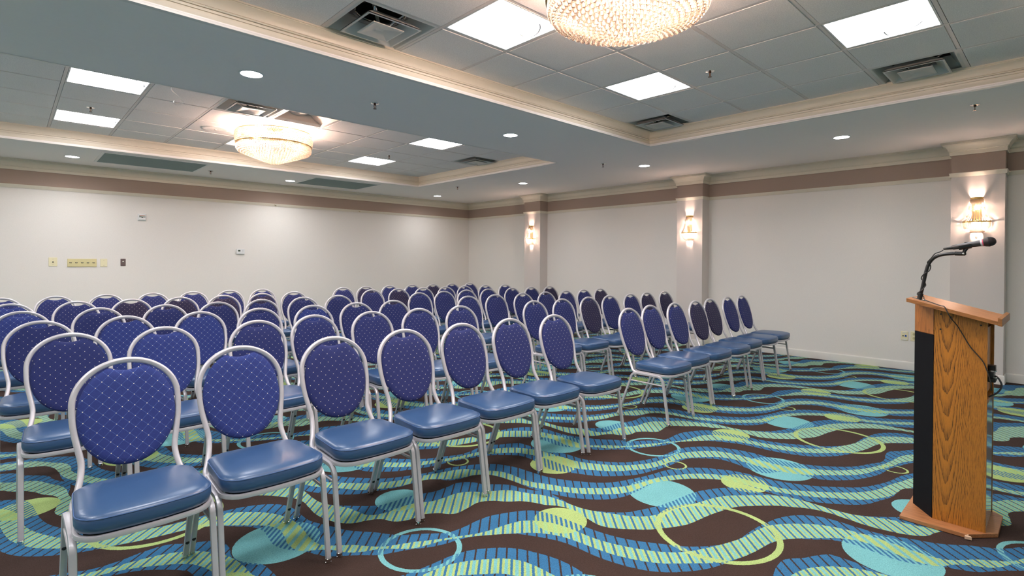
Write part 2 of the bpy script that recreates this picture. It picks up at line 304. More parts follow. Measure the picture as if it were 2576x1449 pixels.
# ------------------------------------------------------------------ mesh helper
class MB:
    def __init__(s): s.v = []; s.f = []; s.mi = []; s.cur = 0
    def m(s, i): s.cur = i; return s
    def face(s, *idx): s.f.append(tuple(idx)); s.mi.append(s.cur)
    def pts(s, P):
        b = len(s.v); s.v += [tuple(p) for p in P]; return b
    def quad(s, a, b, c, d): i = s.pts((a, b, c, d)); s.face(i, i+1, i+2, i+3); return s
    def box(s, x0, x1, y0, y1, z0, z1):
        b = s.pts([(x, y, z) for z in (z0, z1) for y in (y0, y1) for x in (x0, x1)])
        for q in ((0, 2, 3, 1), (4, 5, 7, 6), (0, 1, 5, 4), (2, 6, 7, 3), (0, 4, 6, 2), (1, 3, 7, 5)): s.face(*[b+i for i in q])
        return s
    def prism(s, poly, z0, z1, f=None):
        """polygon in plan, extruded in z (f maps (x,y,z))"""
        f = f or (lambda x, y, z: (x, y, z)); n = len(poly)
        b = s.pts([f(x, y, z0) for x, y in poly]+[f(x, y, z1) for x, y in poly])
        s.face(*[b+i for i in range(n)][::-1]); s.face(*[b+n+i for i in range(n)])
        for i in range(n): j = (i+1) % n; s.face(b+i, b+j, b+n+j, b+n+i)
        return s
    def loft(s, rings, closed=True, cap0=False, cap1=False):
        n = len(rings[0]); bs = [s.pts(r) for r in rings]
        for a, b in zip(bs, bs[1:]):
            for i in range(n if closed else n-1):
                j = (i+1) % n; s.face(a+i, a+j, b+j, b+i)
        if cap0: s.face(*[bs[0]+i for i in range(n)][::-1])
        if cap1: s.face(*[bs[-1]+i for i in range(n)])
        return s
    def lathe(s, prof, n=24, c=(0, 0, 0), a0=0, a1=2*PI, f=None):
        full = abs(a1-a0-2*PI) < 1e-6; k = n if full else n+1
        f = f or (lambda p: p)
        rings = [[f((c[0]+r*math.cos(a0+(a1-a0)*i/n), c[1]+r*math.sin(a0+(a1-a0)*i/n), c[2]+z)) for i in range(k)] for r, z in prof]
        return s.loft(rings, closed=full)
    def tube(s, path, ra, rb=None, n=10, up=(0, 0, 1), cap=True, closed=False, sq=2.0):
        """sweep a (super)ellipse along a path; ra along the side vector, rb along the other"""
        rb = ra if rb is None else rb; P = [Vector(p) for p in path]; N = len(P); up = Vector(up); rings = []
        side = None
        for i in range(N):
            a = P[(i-1) % N] if (closed or i > 0) else P[i]; b = P[(i+1) % N] if (closed or i < N-1) else P[i]
            T = (b-a).normalized()
            sd = T.cross(up)
            if sd.length < 1e-4: sd = side if side is not None else T.orthogonal()
            sd.normalize()
            if side is not None and sd.dot(side) < -.2 and not closed: sd = -sd
            side = sd; ot = sd.cross(T).normalized()
            ring = []
            for k in range(n):
                an = 2*PI*k/n; c, d = math.cos(an), math.sin(an)
                cx = math.copysign(abs(c)**(2/sq), c); cy = math.copysign(abs(d)**(2/sq), d)
                ring.append(P[i]+sd*cx*(ra[i] if isinstance(ra, list) else ra)+ot*cy*(rb[i] if isinstance(rb, list) else rb))
            rings.append(ring)
        if closed: rings.append(rings[0])
        return s.loft(rings, cap0=cap and not closed, cap1=cap and not closed)
    def ball(s, c, r, n=6, m=4, sz=None):
        sz = sz or (1, 1, 1); rings = []
        b = s.pts([(c[0], c[1], c[2]+r*sz[2])])
        bs = []
        for j in range(1, m):
            th = PI*j/m
            bs.append(s.pts([(c[0]+r*sz[0]*math.sin(th)*math.cos(2*PI*i/n), c[1]+r*sz[1]*math.sin(th)*math.sin(2*PI*i/n), c[2]+r*sz[2]*math.cos(th)) for i in range(n)]))
        e = s.pts([(c[0], c[1], c[2]-r*sz[2])])
        for i in range(n):
            j = (i+1) % n; s.face(b, bs[0]+i, bs[0]+j); s.face(e, bs[-1]+j, bs[-1]+i)
        for a, d in zip(bs, bs[1:]):
            for i in range(n): j = (i+1) % n; s.face(a+i, d+i, d+j, a+j)
        return s
    def build(s, name, mats, parent=None, loc=None, smooth=35, bevel=0.0, seg=2):
        me = bpy.data.meshes.new(name); me.from_pydata(s.v, [], s.f); me.update()
        if not isinstance(mats, (list, tuple)): mats = [mats]
        for m in mats: me.materials.append(m)
        if len(mats) > 1: me.polygons.foreach_set('material_index', s.mi)
        bm = bmesh.new(); bm.from_mesh(me); bmesh.ops.recalc_face_normals(bm, faces=bm.faces); bm.to_mesh(me); bm.free()
        if smooth:
            me.polygons.foreach_set('use_smooth', [True]*len(me.polygons)); me.set_sharp_from_angle(angle=math.radians(smooth))
        o = bpy.data.objects.new(name, me); COL.objects.link(o)
        if parent: o.parent = parent
        if loc: o.location = loc
        if bevel:
            b = o.modifiers.new('bevel', 'BEVEL'); b.width = bevel; b.segments = seg; b.limit_method = 'ANGLE'; b.angle_limit = math.radians(40)
        return o

def tag(o, label=None, cat=None, group=None, kind=None):
    if label: o['label'] = label
    if cat: o['category'] = cat
    if group: o['group'] = group
    if kind: o['kind'] = kind
    return o
def thing(name, loc, label, cat, group=None, rz=0):
    o = bpy.data.objects.new(name, None); COL.objects.link(o); o.location = loc; o.rotation_euler = (0, 0, rz)
    o.empty_display_size = .1
    return tag(o, label, cat, group)
def dup(root, loc, label, rz=0, group=None):
    r = root.copy(); COL.objects.link(r); r.location = loc; r.rotation_euler = (0, 0, rz); r['label'] = label
    if group: r['group'] = group
    def rec(src, dst):
        for ch in src.children:
            c = ch.copy(); COL.objects.link(c); c.parent = dst
            rec(ch, c)
    rec(root, r); return r
def structure(o): o['kind'] = 'structure'; return o

def spline(P, n):
    """Catmull-Rom through points"""
    P = [Vector(p) for p in P]; out = []
    for i in range(len(P)-1):
        a, b, c, d = P[max(i-1, 0)], P[i], P[i+1], P[min(i+2, len(P)-1)]
        for k in range(n):
            u = k/n
            out.append(.5*((2*b)+(c-a)*u+(2*a-5*b+4*c-d)*u*u+(-a+3*b-3*c+d)*u**3))
    out.append(P[-1]); return out

# ------------------------------------------------------------------ room shell
XR, YB, XL, YN = 8.432, 10.453, -4.0, -4.0
ZS = 2.8125           # lower ceiling
ZT = 3.007            # tile field in the trays
PF = 8.200            # face of the pilasters
PIL = ((.518, .996), (4.134, 4.586), (7.763, 8.235))
ZR0, ZR1 = 2.403, 2.452   # picture rail
ZC = 2.66             # crown bottom
structure(MB().box(XL-.2, XR+.2, YN-.2, YB+.2, -.1, 0).build('floor', M['carpet'], smooth=0))
def wall(name, ax, a0, a1, pos, out):
    mb = MB()
    for z0, z1, mi in ((0, ZR0+.02, 0), (ZR0+.02, ZS+.5, 1)):
        mb.m(mi)
        if ax == 'x': mb.box(a0, a1, min(pos, pos+out), max(pos, pos+out), z0, z1)
        else: mb.box(min(pos, pos+out), max(pos, pos+out), a0, a1, z0, z1)
    return structure(mb.build(name, [M['wall'], M['taupe']], smooth=0))
wall('wall_back', 'x', XL-.2, XR+.2, YB, .2); wall('wall_near', 'x', XL-.2, XR+.2, YN, -.2)
wall('wall_right', 'y', YN, YB, XR, .2); wall('wall_left', 'y', YN, YB, XL, -.2)
for y0, y1 in PIL:
    mb = MB()
    mb.m(0).box(PF, XR+.01, y0, y1, 0, ZR0+.02); mb.m(1).box(PF, XR+.01, y0, y1, ZR0+.02, ZS)
    structure(mb.build('pilaster', [M['pil'], M['taupe']], smooth=0))
path = [(XL, YB), (XR, YB)]
for y0, y1 in reversed(PIL): path += [(XR, y1), (PF, y1), (PF, y0), (XR, y0)]
path += [(XR, YN), (XL, YN)]
def run(name, prof, mat, pth=path, sub=None):
    """sweep a profile of (distance from wall, z) along the closed wall path, mitred"""
    n = len(pth); mb = MB(); rings = []
    nor = []
    for i in range(n):
        a, b = Vector(pth[i]), Vector(pth[(i+1) % n]); d = (b-a).normalized(); nor.append(Vector((d.y, -d.x)))
    for i in range(n):
        p = Vector(pth[i]); m = nor[i-1]+nor[i]
        rings.append([(p.x+m.x*d, p.y+m.y*d, z) for d, z in prof])
    k = len(prof); bs = [mb.pts(r) for r in rings]
    for i in range(n):
        a, b = bs[i], bs[(i+1) % n]
        for j in range(k-1): mb.face(a+j, b+j, b+j+1, a+j+1)
    return structure(mb.build(name, mat, smooth=50))
CROWN = [(0, ZC), (.016, ZC), (.016, ZC+.042), (.022, ZC+.046), (.022, ZC+.054), (.028, ZC+.056), (.034, ZC+.075), (.05, ZC+.10), (.072, ZC+.12), (.084, ZC+.126), (.084, ZC+.134), (.092, ZC+.138), (.092, ZS+.002)]
run('trim_1', CROWN, M['trim'])
run('trim_2', [(0, ZR0), (.012, ZR0), (.012, ZR0+.004), (.016, ZR0+.008), (.016, ZR1-.012), (.02, ZR1-.008), (.02, ZR1), (0, ZR1)], M['trim'])
run('baseboard_right', [(0, .105), (.008, .105), (.012, .098), (.014, .09), (.014, 0)], M['base'])

# lower ceiling with two trays
TX1 = 5.866; TX0 = TX1-.61*12
TRAYS = [(TX0, TX1, -.01, 3.65), (TX0, TX1, 5.165, 8.815)]
LIP = .055
mb = MB()
xs = [XL-.1, TX0+LIP, TX1-LIP, XR+.1]
ys = [YN-.1, TRAYS[0][2]+LIP, TRAYS[0][3]-LIP+.03, TRAYS[1][2]+LIP-.06, TRAYS[1][3]-LIP, YB+.1]
for i in range(3):
    for j in range(5):
        if i == 1 and j in (1, 3): continue
        mb.box(xs[i], xs[i+1], ys[j], ys[j+1], ZS, ZS+.03)
structure(mb.build('ceiling', M['soffit'], smooth=0))
for ti, (x0, x1, y0, y1) in enumerate(TRAYS):
    mb = MB()
    ex0, ex1 = TX0+LIP, TX1-LIP; ey0, ey1 = (ys[1], ys[2]) if ti == 0 else (ys[3], ys[4])
    prof = [(-.02, -.0015), (.012, -.0015), (.015, .0), (.015, .014), (.012, .017), (-.012, .018), (-.012, .024), (-.004, .025), (-.010, .038), (-.020, .050), (-.026, .064), (-.026, .074), (-.034, .075), (-.034, .081), (-.024, .082), (-.024, .096), (-.033, .097), (-.033, .101), (-.020, .102), (-.016, .107), (-.020, .112), (-.030, .113), (-.030, .117), (-.026, .118), (-.022, .140), (-.010, .162), (.008, .176), (.008, .181), (.016, .182), (.016, ZT-ZS+.012)]
    rings = [[(ex0+d, ey0+d, ZS+z), (ex1-d, ey0+d, ZS+z), (ex1-d, ey1-d, ZS+z), (ex0+d, ey1-d, ZS+z)] for d, z in prof]
    mb.m(1).loft(rings[:6]); mb.m(0).loft(rings[5:])
    structure(mb.build('trim_%d' % (3+ti), [M['trim'], M['lip']], smooth=30))
    # wall of the tray behind the moulding
    d = .10
    mb = MB()
    for a in ((ex0-d-.05, ex0-d, ey0-d, ey1+d), (ex1+d, ex1+d+.05, ey0-d, ey1+d), (ex0-d, ex1+d, ey0-d-.05, ey0-d), (ex0-d, ex1+d, ey1+d, ey1+d+.05)):
        mb.box(*a, ZS+.03, ZT+.35)
    mb.box(ex0-d-.05, ex1+d+.05, ey0-d-.05, ey1+d+.05, ZT+.35, ZT+.4)
    structure(mb.build('ceiling_void', M['duct'], smooth=0))

GX = [TX1-.61*k for k in range(12, -1, -1)]
GY = [[3.65-.61*k for k in range(6, -1, -1)], [8.825-.61*k for k in range(6, -1, -1)]]
HOLES = set()      # (tray, column, row) taken by a fixture
def cell(ti, x, y):
    i = max(k for k in range(12) if GX[k] <= x+.01); j = max(k for k in range(6) if GY[ti][k] <= y+.01)
    return ti, i, j
LIT = [(0, 2.51, 2.74), (0, 4.34, 2.74), (0, 4.34, .91), (0, 2.51, .91), (0, .68, 2.74), (0, .68, .91), (0, -1.1, 2.74), (0, -1.1, .91),
       (1, .67, 6.09), (1, .67, 7.92), (1, 2.5, 7.92), (1, 4.33, 6.09), (1, 4.33, 7.92), (1, -1.1, 6.09), (1, -1.1, 7.92)]
OFF = [(1, 2.5, 6.09)]
VENT = [(0, 1.9, 3.35), (0, 5.55, 3.35), (0, 5.55, .91), (1, 5.55, 6.69), (1, 1.88, 6.09)]
for f in LIT+OFF+VENT: HOLES.add(cell(*f))
def cell_rect(f):
    ti, i, j = cell(*f); return GX[i], GX[i+1], GY[ti][j], GY[ti][j+1]
for ti in range(2):
    mb = MB(); w = .012
    for i in range(12):
        for j in range(6):
            if (ti, i, j) in HOLES: continue
            x0, x1, y0, y1 = GX[i]+w, GX[i+1]-w, GY[ti][j]+w, GY[ti][j+1]-w
            e = .005
            mb.m(0); z0, z1 = ZT-.002, ZT+.012
            a = mb.pts([(x0+e, y0+e, z0), (x1-e, y0+e, z0), (x1-e, y1-e, z0), (x0+e, y1-e, z0)])
            b = mb.pts([(x0, y0, z1), (x1, y0, z1), (x1, y1, z1), (x0, y1, z1)])
            mb.face(a, a+3, a+2, a+1)
            for k in range(4): mb.face(a+k, a+(k+1) % 4, b+(k+1) % 4, b+k)
    mb.m(1)
    X0, X1, Y0, Y1 = GX[0], GX[-1], GY[ti][0], GY[ti][-1]
    for i in range(13): mb.box(GX[i]-w, GX[i]+w, Y0, Y1, ZT, ZT+.03)
    for j in range(7): mb.box(X0, X1, GY[ti][j]-w, GY[ti][j]+w, ZT+.001, ZT+.028)
    structure(mb.build('ceiling', [M['tile'], M['tbar']], smooth=0))

# ------------------------------------------------------------------ ceiling fixtures
def make_troffer(name, loc, label, lit, group):
    t = thing(name, loc, label, 'ceiling light', group)
    h = .29
    fr = MB()
    rings = [[(-a, -a, z), (a, -a, z), (a, a, z), (-a, a, z)] for a, z in ((h, .0), (h-.012, .0), (h-.012, .035), (h, .035), (h, .0))]
    fr.loft(rings); fr.build('frame', M['white'], t, smooth=0)
    if lit:
        MB().quad((-h+.012, -h+.012, .012), (-h+.012, h-.012, .012), (h-.012, h-.012, .012), (h-.012, -h+.012, .012)).build('lens', M['lens'], t, smooth=0)
        # curved end of the lamp basket showing as a thin grey line
        a = MB(); P = [(.10+.14*math.cos(u), -.23+.10-.10*math.sin(u)+.0, .008) for u in [PI*1.02*k/14 for k in range(2, 15)]]
        P = spline([(.150, -.20, .007), (.205, -.155, .006), (.250, -.085, .006), (.265, -.025, .006), (.255, .010, .006), (.215, .020, .006), (.165, .022, .007)], 6)
        a.tube(P, .0055, .002, n=6); a.build('lamp_basket_rim', M['shield'], t)
    else:
        pan = MB()
        pr = [(-h+.012, .012), (-.20, .06), (-.16, .10), (-.13, .115)]
        for k in range(9): pr.append((-.13+.26*(k+1)/10, .115-.045*math.sin(PI*(k+1)/10)))
        pr += [(.13, .115), (.16, .10), (.20, .06), (h-.012, .012)]
        pan.loft([[(x, y, z+.02) for x, z in pr] for y in (-h+.012, h-.012)], closed=False)
        pan.box(-h+.008, h-.008, -h+.004, -h+.010, .002, .16); pan.box(-h+.008, h-.008, h-.010, h-.004, .002, .16); pan.box(-h+.004, -h+.010, -h+.008, h-.008, .002, .05); pan.box(h-.010, h-.004, -h+.008, h-.008, .002, .05)
        pan.build('reflector', M['offlens'], t, smooth=40)
    return t
LLAB = ['lit square ceiling panel beside the big overhead chandelier and open square vent',
        'lit square ceiling panel past the big chandelier, diagonally off the tray corner vent',
        'lit square ceiling panel at the top edge, near the long wall tray vent',
        'lit square ceiling panel, overhead tray', 'lit square ceiling panel, overhead tray second', 'lit square ceiling panel, overhead tray third', '', '',
        'lit ceiling panel cut off by the painted beam, far tray end without chandelier',
        'lit ceiling panel behind a sprinkler, far tray end without chandelier',
        'lit ceiling panel mostly hidden behind the small far chandelier',
        'lit far tray panel touching the painted beam, nearest the vent in the corner',
        'lit far tray panel between the small chandelier and the tray corner, by the switch wall']
L0 = None
for k, f in enumerate(LIT):
    if k in (3, 4, 5, 6, 7, 13, 14):
        pass
    x0, x1, y0, y1 = cell_rect(f); loc = ((x0+x1)/2, (y0+y1)/2, ZT)
    lab = LLAB[k] if k < len(LLAB) and LLAB[k] else 'lit square ceiling panel of the tray end out of view'
    if L0 is None: L0 = make_troffer('ceiling_light', loc, lab, True, 'lit ceiling panels')
    else: dup(L0, loc, lab)
x0, x1, y0, y1 = cell_rect(OFF[0])
make_troffer('ceiling_light', ((x0+x1)/2, (y0+y1)/2, ZT), 'unlit open ceiling fixture with curved reflector above the small chandelier', False, 'ceiling panels without light')

def make_vent(loc, label):
    t = thing('air_vent', loc, label, 'air vent', 'square ceiling air vents')
    sq = lambda a, z, r=.02: [(-a, -a, z), (a, -a, z), (a, a, z), (-a, a, z)]
    MB().loft([sq(.296, .002), sq(.27, .0), sq(.20, .11), sq(.20, .125), sq(.296, .03)]).build('outer_frame', M['diff'], t, smooth=0, bevel=.004)
    d = MB(); d.lathe([(.17, .10), (.165, .30)], 28); d.m(0)
    d.quad((-.2, -.2, .30), (.2, -.2, .30), (.2, .2, .30), (-.2, .2, .30))
    d.build('duct', M['duct'], t)
    d = MB(); n = 28
    ring = [(.172*math.cos(2*PI*k/n), .172*math.sin(2*PI*k/n), .11) for k in range(n)]
    d.loft([sq(.20, .112)]); d.tube([Vector(p) for p in ring], .006, n=6, closed=True); d.build('duct_collar', M['glide'], t)
    MB().loft([sq(.205, -.022), sq(.192, -.024), sq(.115, .045), sq(.115, .05), sq(.205, -.016)]).build('middle_cone', M['diff'], t, smooth=0, bevel=.003)
    c = MB(); c.loft([sq(.118, -.03), sq(.108, -.032), sq(.05, -.020), sq(.02, -.016)], cap1=True); c.loft([sq(.118, -.03), sq(.118, -.024), sq(.04, .01)], cap1=True)
    c.build('centre_plate', M['diff'], t, smooth=0, bevel=.002)
    for a in range(4):
        st = MB()
        ca, sa = math.cos(a*PI/2+PI/4), math.sin(a*PI/2+PI/4)
        st.tube([(ca*.06, sa*.06, .01), (ca*.12, sa*.12, .055), (ca*.19, sa*.19, .10)], .012, .002, n=6)
        st.build('strut', M['glide'], t)
    return t
VLAB = ['square air vent in the overhead tray beside the lit panel, top of the view',
        'square air vent tucked in the inner corner of the overhead tray',
        'square air vent along the sconce wall side of the overhead tray, below a lit panel',
        'small looking square air vent near the corner of the far tray',
        'square air vent glowing warm beside the unlit fixture above the small chandelier']
V0 = None
for f, lab in zip(VENT, VLAB):
    x0, x1, y0, y1 = cell_rect(f); loc = ((x0+x1)/2, (y0+y1)/2, ZT)
    V0 = make_vent(loc, lab) if V0 is None else (dup(V0, loc, lab), V0)[1]

# recessed downlights in the lower ceiling
def make_down(loc, label):
    t = thing('downlight', loc, label, 'downlight', 'recessed round downlights')
    MB().lathe([(.078, .002), (.078, -.004), (.086, -.005), (.092, -.002), (.093, .0)], 32).build('trim_ring', M['white'], t)
    MB().lathe([(.078, -.003), (.04, -.0045), (.0005, -.005)], 32).build('lens', M['dlens'], t)
    ld = bpy.data.lights.new('downlight_beam', 'SPOT'); ld.energy = DOWN_W*4; ld.color = COOL; ld.spot_size = math.radians(168); ld.spot_blend = 1.0; ld.shadow_soft_size = .07
    o = bpy.data.objects.new('downlight_beam', ld); COL.objects.link(o); o.parent = t; o.location = (0, 0, -.02)
    return t
DOWN = [((1.372, 4.37), 'round downlight on the painted beam, nearest one above the left chair rows'),
        ((4.156, 4.405), 'round downlight on the painted beam, second along from the near end'),
        ((6.90, 4.40), 'round downlight where the beam meets the sconce wall strip, above the middle pilaster side'),
        ((6.875, 6.948), 'round downlight on the sconce wall strip level with the far tray corner'),
        ((6.89, 9.646), 'round downlight nearest the far corner of the room'),
        ((3.715, 9.732), 'round downlight between the two dark return grilles'),
        ((.668, 9.637), 'round downlight before the first return grille, above the switch plates'),
        ((6.91, 1.816), 'round downlight nearest the lectern pilaster, along the sconce wall')]
D0 = None
for (x, y), lab in DOWN:
    D0 = make_down((x, y, ZS), lab) if D0 is None else (dup(D0, (x, y, ZS), lab), D0)[1]
for x, y in ((-1.5, 4.37), (-2.6, 9.64), (-2.6, 6.9), (-2.6, 1.8), (6.9, -1.9), (1.4, -1.9), (4.2, -1.9)):
    dup(D0, (x, y, ZS), 'round downlight of the ceiling strip out of view')

def make_sprinkler(loc, label):
    t = thing('sprinkler', loc, label, 'sprinkler', 'ceiling sprinkler heads')
    MB().lathe([(.002, -.006), (.016, -.007), (.036, -.004), (.038, .0)], 24).build('escutcheon', M['chrome'], t)
    h = MB(); h.lathe([(.011, -.004), (.011, -.016), (.007, -.018)], 12)
    for sgn in (-1, 1): h.tube([(sgn*.009, 0, -.015), (sgn*.013, 0, -.03), (sgn*.004, 0, -.046)], .002, n=6)
    h.lathe([(.0005, -.045), (.005, -.046), (.016, -.049), (.016, -.051), (.0005, -.051)], 16)
    h.build('head', M['bronze_dark'], t)
    MB().lathe([(.0005, -.018), (.003, -.019), (.003, -.042), (.0005, -.044)], 8).build('bulb', M['copper'], t)
    return t
S_ = 1.125
SPR = [((2.438, 4.39, ZS), 'sprinkler head on the painted beam between two downlights'),
       ((6.355, .61, ZS), 'sprinkler head over the lectern pilaster, at the view edge'),
       ((6.331, 4.733, ZS), 'sprinkler head near where the beam joins the sconce wall strip'),
       ((6.316, 8.18, ZS), 'sprinkler head beyond the far tray corner'),
       ((2.387, 9.574, ZS), 'sprinkler head beside the first return grille'),
       ((4.35, 2.135, ZT), 'sprinkler head on a tile beside the lit panel of the overhead tray'),
       ((.656, 7.259, ZT), 'sprinkler head in the far tray above a lit panel, without chandelier beside it'),
       ((4.291, 7.282, ZT), 'sprinkler head in the far tray between its two end panels')]
P0 = None
for loc, lab in SPR: P0 = make_sprinkler(loc, lab) if P0 is None else (dup(P0, loc, lab), P0)[1]

# return grilles
def make_grille(x0, x1, y0, y1, label):
    t = thing('return_grille', ((x0+x1)/2, (y0+y1)/2, ZS), label, 'air grille', 'return air grilles'); a, b = (x1-x0)/2, (y1-y0)/2
    f = MB()
    rc = lambda d, z: [(-a+d, -b+d, z), (a-d, -b+d, z), (a-d, b-d, z), (-a+d, b-d, z)]
    f.loft([rc(-.03, .001), rc(-.03, -.006), rc(-.004, -.010), rc(0, -.008), rc(0, .001)]); f.build('frame', M['white'], t, smooth=0)
    g = MB(); g.quad(*[(p[0], p[1], -.001) for p in rc(0, 0)])
    n = 40
    for k in range(n):
        y = -b+2*b*(k+.5)/n
        g.quad((-a, y-.008, -.002), (a, y-.008, -.002), (a, y+.007, -.007), (-a, y+.007, -.007))
    g.build('louvres', M['grille'], t, smooth=0)
    return t
make_grille(.957, 2.185, 8.93, 9.835, 'dark green return grille above the five-switch plate, nearer the view edge')
make_grille(3.885, 5.075, 9.0, 9.895, 'dark green return grille midway along the back wall, towards the corner')

# ceiling speaker and wire
t = thing('ceiling_speaker', (1.885, 7.345, ZT), 'round white ceiling speaker beside the small chandelier', 'speaker')
MB().lathe([(.002, -.012), (.06, -.011), (.12, -.008), (.135, -.010), (.15, -.006), (.152, .0)], 40).build('grille', M['tile'], t)
MB().lathe([(.002, -.018), (.012, -.017), (.014, -.011)], 12).build('badge', M['tbar'], t)
wb = MB(); wb.tube(spline([(1.135, 5.80, ZT), (1.13, 5.86, ZT-.03), (1.20, 5.95, ZT-.05), (1.26, 6.02, ZT-.085), (1.22, 6.0, ZT-.115), (1.17, 5.96, ZT-.115)], 6), .004, n=6)
wb.tube(spline([(1.17, 5.96, ZT-.1), (1.165, 5.955, ZT-.12), (1.19, 5.98, ZT-.135)], 4), .004, n=6)
tag(wb.build('hanging_wire', M['white']), 'thin white bent wire hanging from the far tray tiles', 'wire')

# ------------------------------------------------------------------ chandeliers
def make_chandelier(loc, label):
    t = thing('chandelier', loc, label, 'chandelier', 'crystal basket chandeliers'); z0 = 0.0   # z measured from the tile field
    MB().lathe([(.09, 0), (.09, -.02), (.03, -.03), (.012, -.035), (.012, -.07)], 24).build('ceiling_mount', M['gold'], t)
    fr = MB()
    def hoop(r, z, a, b): fr.lathe([(r-a, z-b), (r+a, z-b), (r+a, z+b), (r-a, z+b), (r-a, z-b)], 64)
    hoop(.428, -.062, .005, .005); hoop(.432, -.213, .006, .006); hoop(.416, -.224, .004, .003)
    for k in range(6):
        a = k*PI/3; fr.tube([(0, 0, -.06), (.428*math.cos(a), .428*math.sin(a), -.062)], .005, n=6)
    fr.build('frame', M['gold'], t, smooth=50)
    top = MB(); n = 104
    for k in range(n):
        for j in range(8):
            u = (j+.5)/8; a = 2*PI*(k+.5*(j % 2))/n; r = .428+.012*math.sin(PI*u)
            top.ball((r*math.cos(a), r*math.sin(a), -.066-.142*u), .0118, 6, 4, (1, 1, .85))
    tag(top.build('upper_crystal_band', M['crystal'], t, smooth=0), kind='stuff')
    lo = MB()
    prof = [(.418, -.230), (.420, -.246), (.420, -.262), (.417, -.278)]
    for k in range(13): r = .398-.029*k; prof.append((r, -.285-.155*(1-r/.42)**.95))
    for i, (r, z) in enumerate(prof):
        d = .0172 if i > 3 else .0120
        m = max(4, int(2*PI*r/(d*2.0)))
        for k in range(m):
            a = 2*PI*(k+.5*(i % 2))/m
            lo.ball((r*math.cos(a), r*math.sin(a), z), d, 7, 5)
    tag(lo.build('lower_crystal_basket', M['crystal'], t, smooth=0), kind='stuff')
    for k in range(8):
        a = k*PI/4+.2; r = .30 if k % 2 else .17
        b = MB(); b.lathe([(.0005, -.045), (.011, -.038), (.016, -.025), (.013, -.008), (.009, .012), (.009, .03)], 12)
        o = b.build('bulb', M['bulb'], t, loc=(r*math.cos(a), r*math.sin(a), -.16))
    for k in range(4):
        a = k*PI/2+.5
        ld = bpy.data.lights.new('chandelier_lamp', 'POINT'); ld.energy = CHAND_W/4; ld.color = WARM; ld.shadow_soft_size = .04
        o = bpy.data.objects.new('chandelier_lamp', ld); COL.objects.link(o); o.parent = t; o.location = (.24*math.cos(a), .24*math.sin(a), -.15)
    return t
C0 = make_chandelier((2.425, 1.662, ZT), 'large crystal chandelier cut off by the top of the view')
dup(C0, (2.41, 6.82, ZT), 'small looking crystal chandelier in the far ceiling tray')

# ------------------------------------------------------------------ wall sconces on the pilasters
def make_sconce(loc, label):
    """local +x points away from the wall"""
    t = thing('wall_sconce', loc, label, 'wall lamp', 'crystal wall sconces')
    arc = lambda prof, n=24: dict(prof=prof, n=n, a0=-PI/2, a1=PI/2)
    bp = MB(); bp.box(0, .008, -.045, .045, -.12, .26); bp.build('back_plate', M['gold'], t, bevel=.004)
    for nm, pr in (('top_hoop', [(.052, .262), (.058, .262), (.060, .285), (.054, .285), (.052, .262)]), ('middle_hoop', [(.120, -.008), (.128, -.008), (.129, .008), (.121, .008), (.120, -.008)]), ('bottom_hoop', [(.046, -.128), (.054, -.128), (.054, -.116), (.046, -.116), (.046, -.128)])):
        MB().lathe(**arc(pr)).build(nm, M['gold'], t)
    b = MB()
    def strand(prof, rows, cols, d):
        for i in range(rows):
            u = i/(rows-1)*(len(prof)-1); k = min(int(u), len(prof)-2); f = u-k
            r = prof[k][0]*(1-f)+prof[k+1][0]*f; z = prof[k][1]*(1-f)+prof[k+1][1]*f
            for c in range(cols):
                a = -PI/2+PI*(c+.5)/cols
                b.ball((r*math.cos(a)+.003, r*math.sin(a), z), d, 6, 4)
    strand([(.058, .255), (.064, .20), (.072, .14), (.086, .08), (.104, .035), (.122, .012)], 20, 15, .0078)
    strand([(.124, -.016), (.122, -.04), (.114, -.066), (.098, -.09), (.076, -.108), (.052, -.118)], 10, 20, .0085)
    tag(b.build('bead_strands', M['crystal'], t, smooth=0), kind='stuff')
    f = MB(); f.lathe([(.0005, -.20), (.008, -.192), (.011, -.18), (.006, -.168), (.003, -.15), (.003, -.128)], 10, (.03, 0, 0)); f.build('drop', M['crystal'], t)
    for dz, dy in ((-.03, -.03), (-.03, .03), (.16, 0)):
        m = MB(); m.lathe([(.0005, .035), (.008, .025), (.011, .008), (.009, -.012), (.006, -.02)], 10); m.build('bulb', M['bulb'], t, loc=(.045, dy, dz))
    for z, e in ((-.03, .5), (.17, .5)):
        ld = bpy.data.lights.new('sconce_lamp', 'POINT'); ld.energy = SCONCE_W*e; ld.color = WARM; ld.shadow_soft_size = .02
        o = bpy.data.objects.new('sconce_lamp', ld); COL.objects.link(o); o.parent = t; o.location = (.085 if z < 0 else .05, 0, z)
    return t
K0 = make_sconce((PF, 8.012, 1.862), 'crystal wall sconce on the farthest pilaster, near the room corner'); K0.rotation_euler.z = PI
dup(K0, (PF, 4.353, 1.862), 'crystal wall sconce on the middle pilaster', PI)
dup(K0, (PF, .76, 1.862), 'crystal wall sconce on the pilaster behind the lectern microphone', PI)

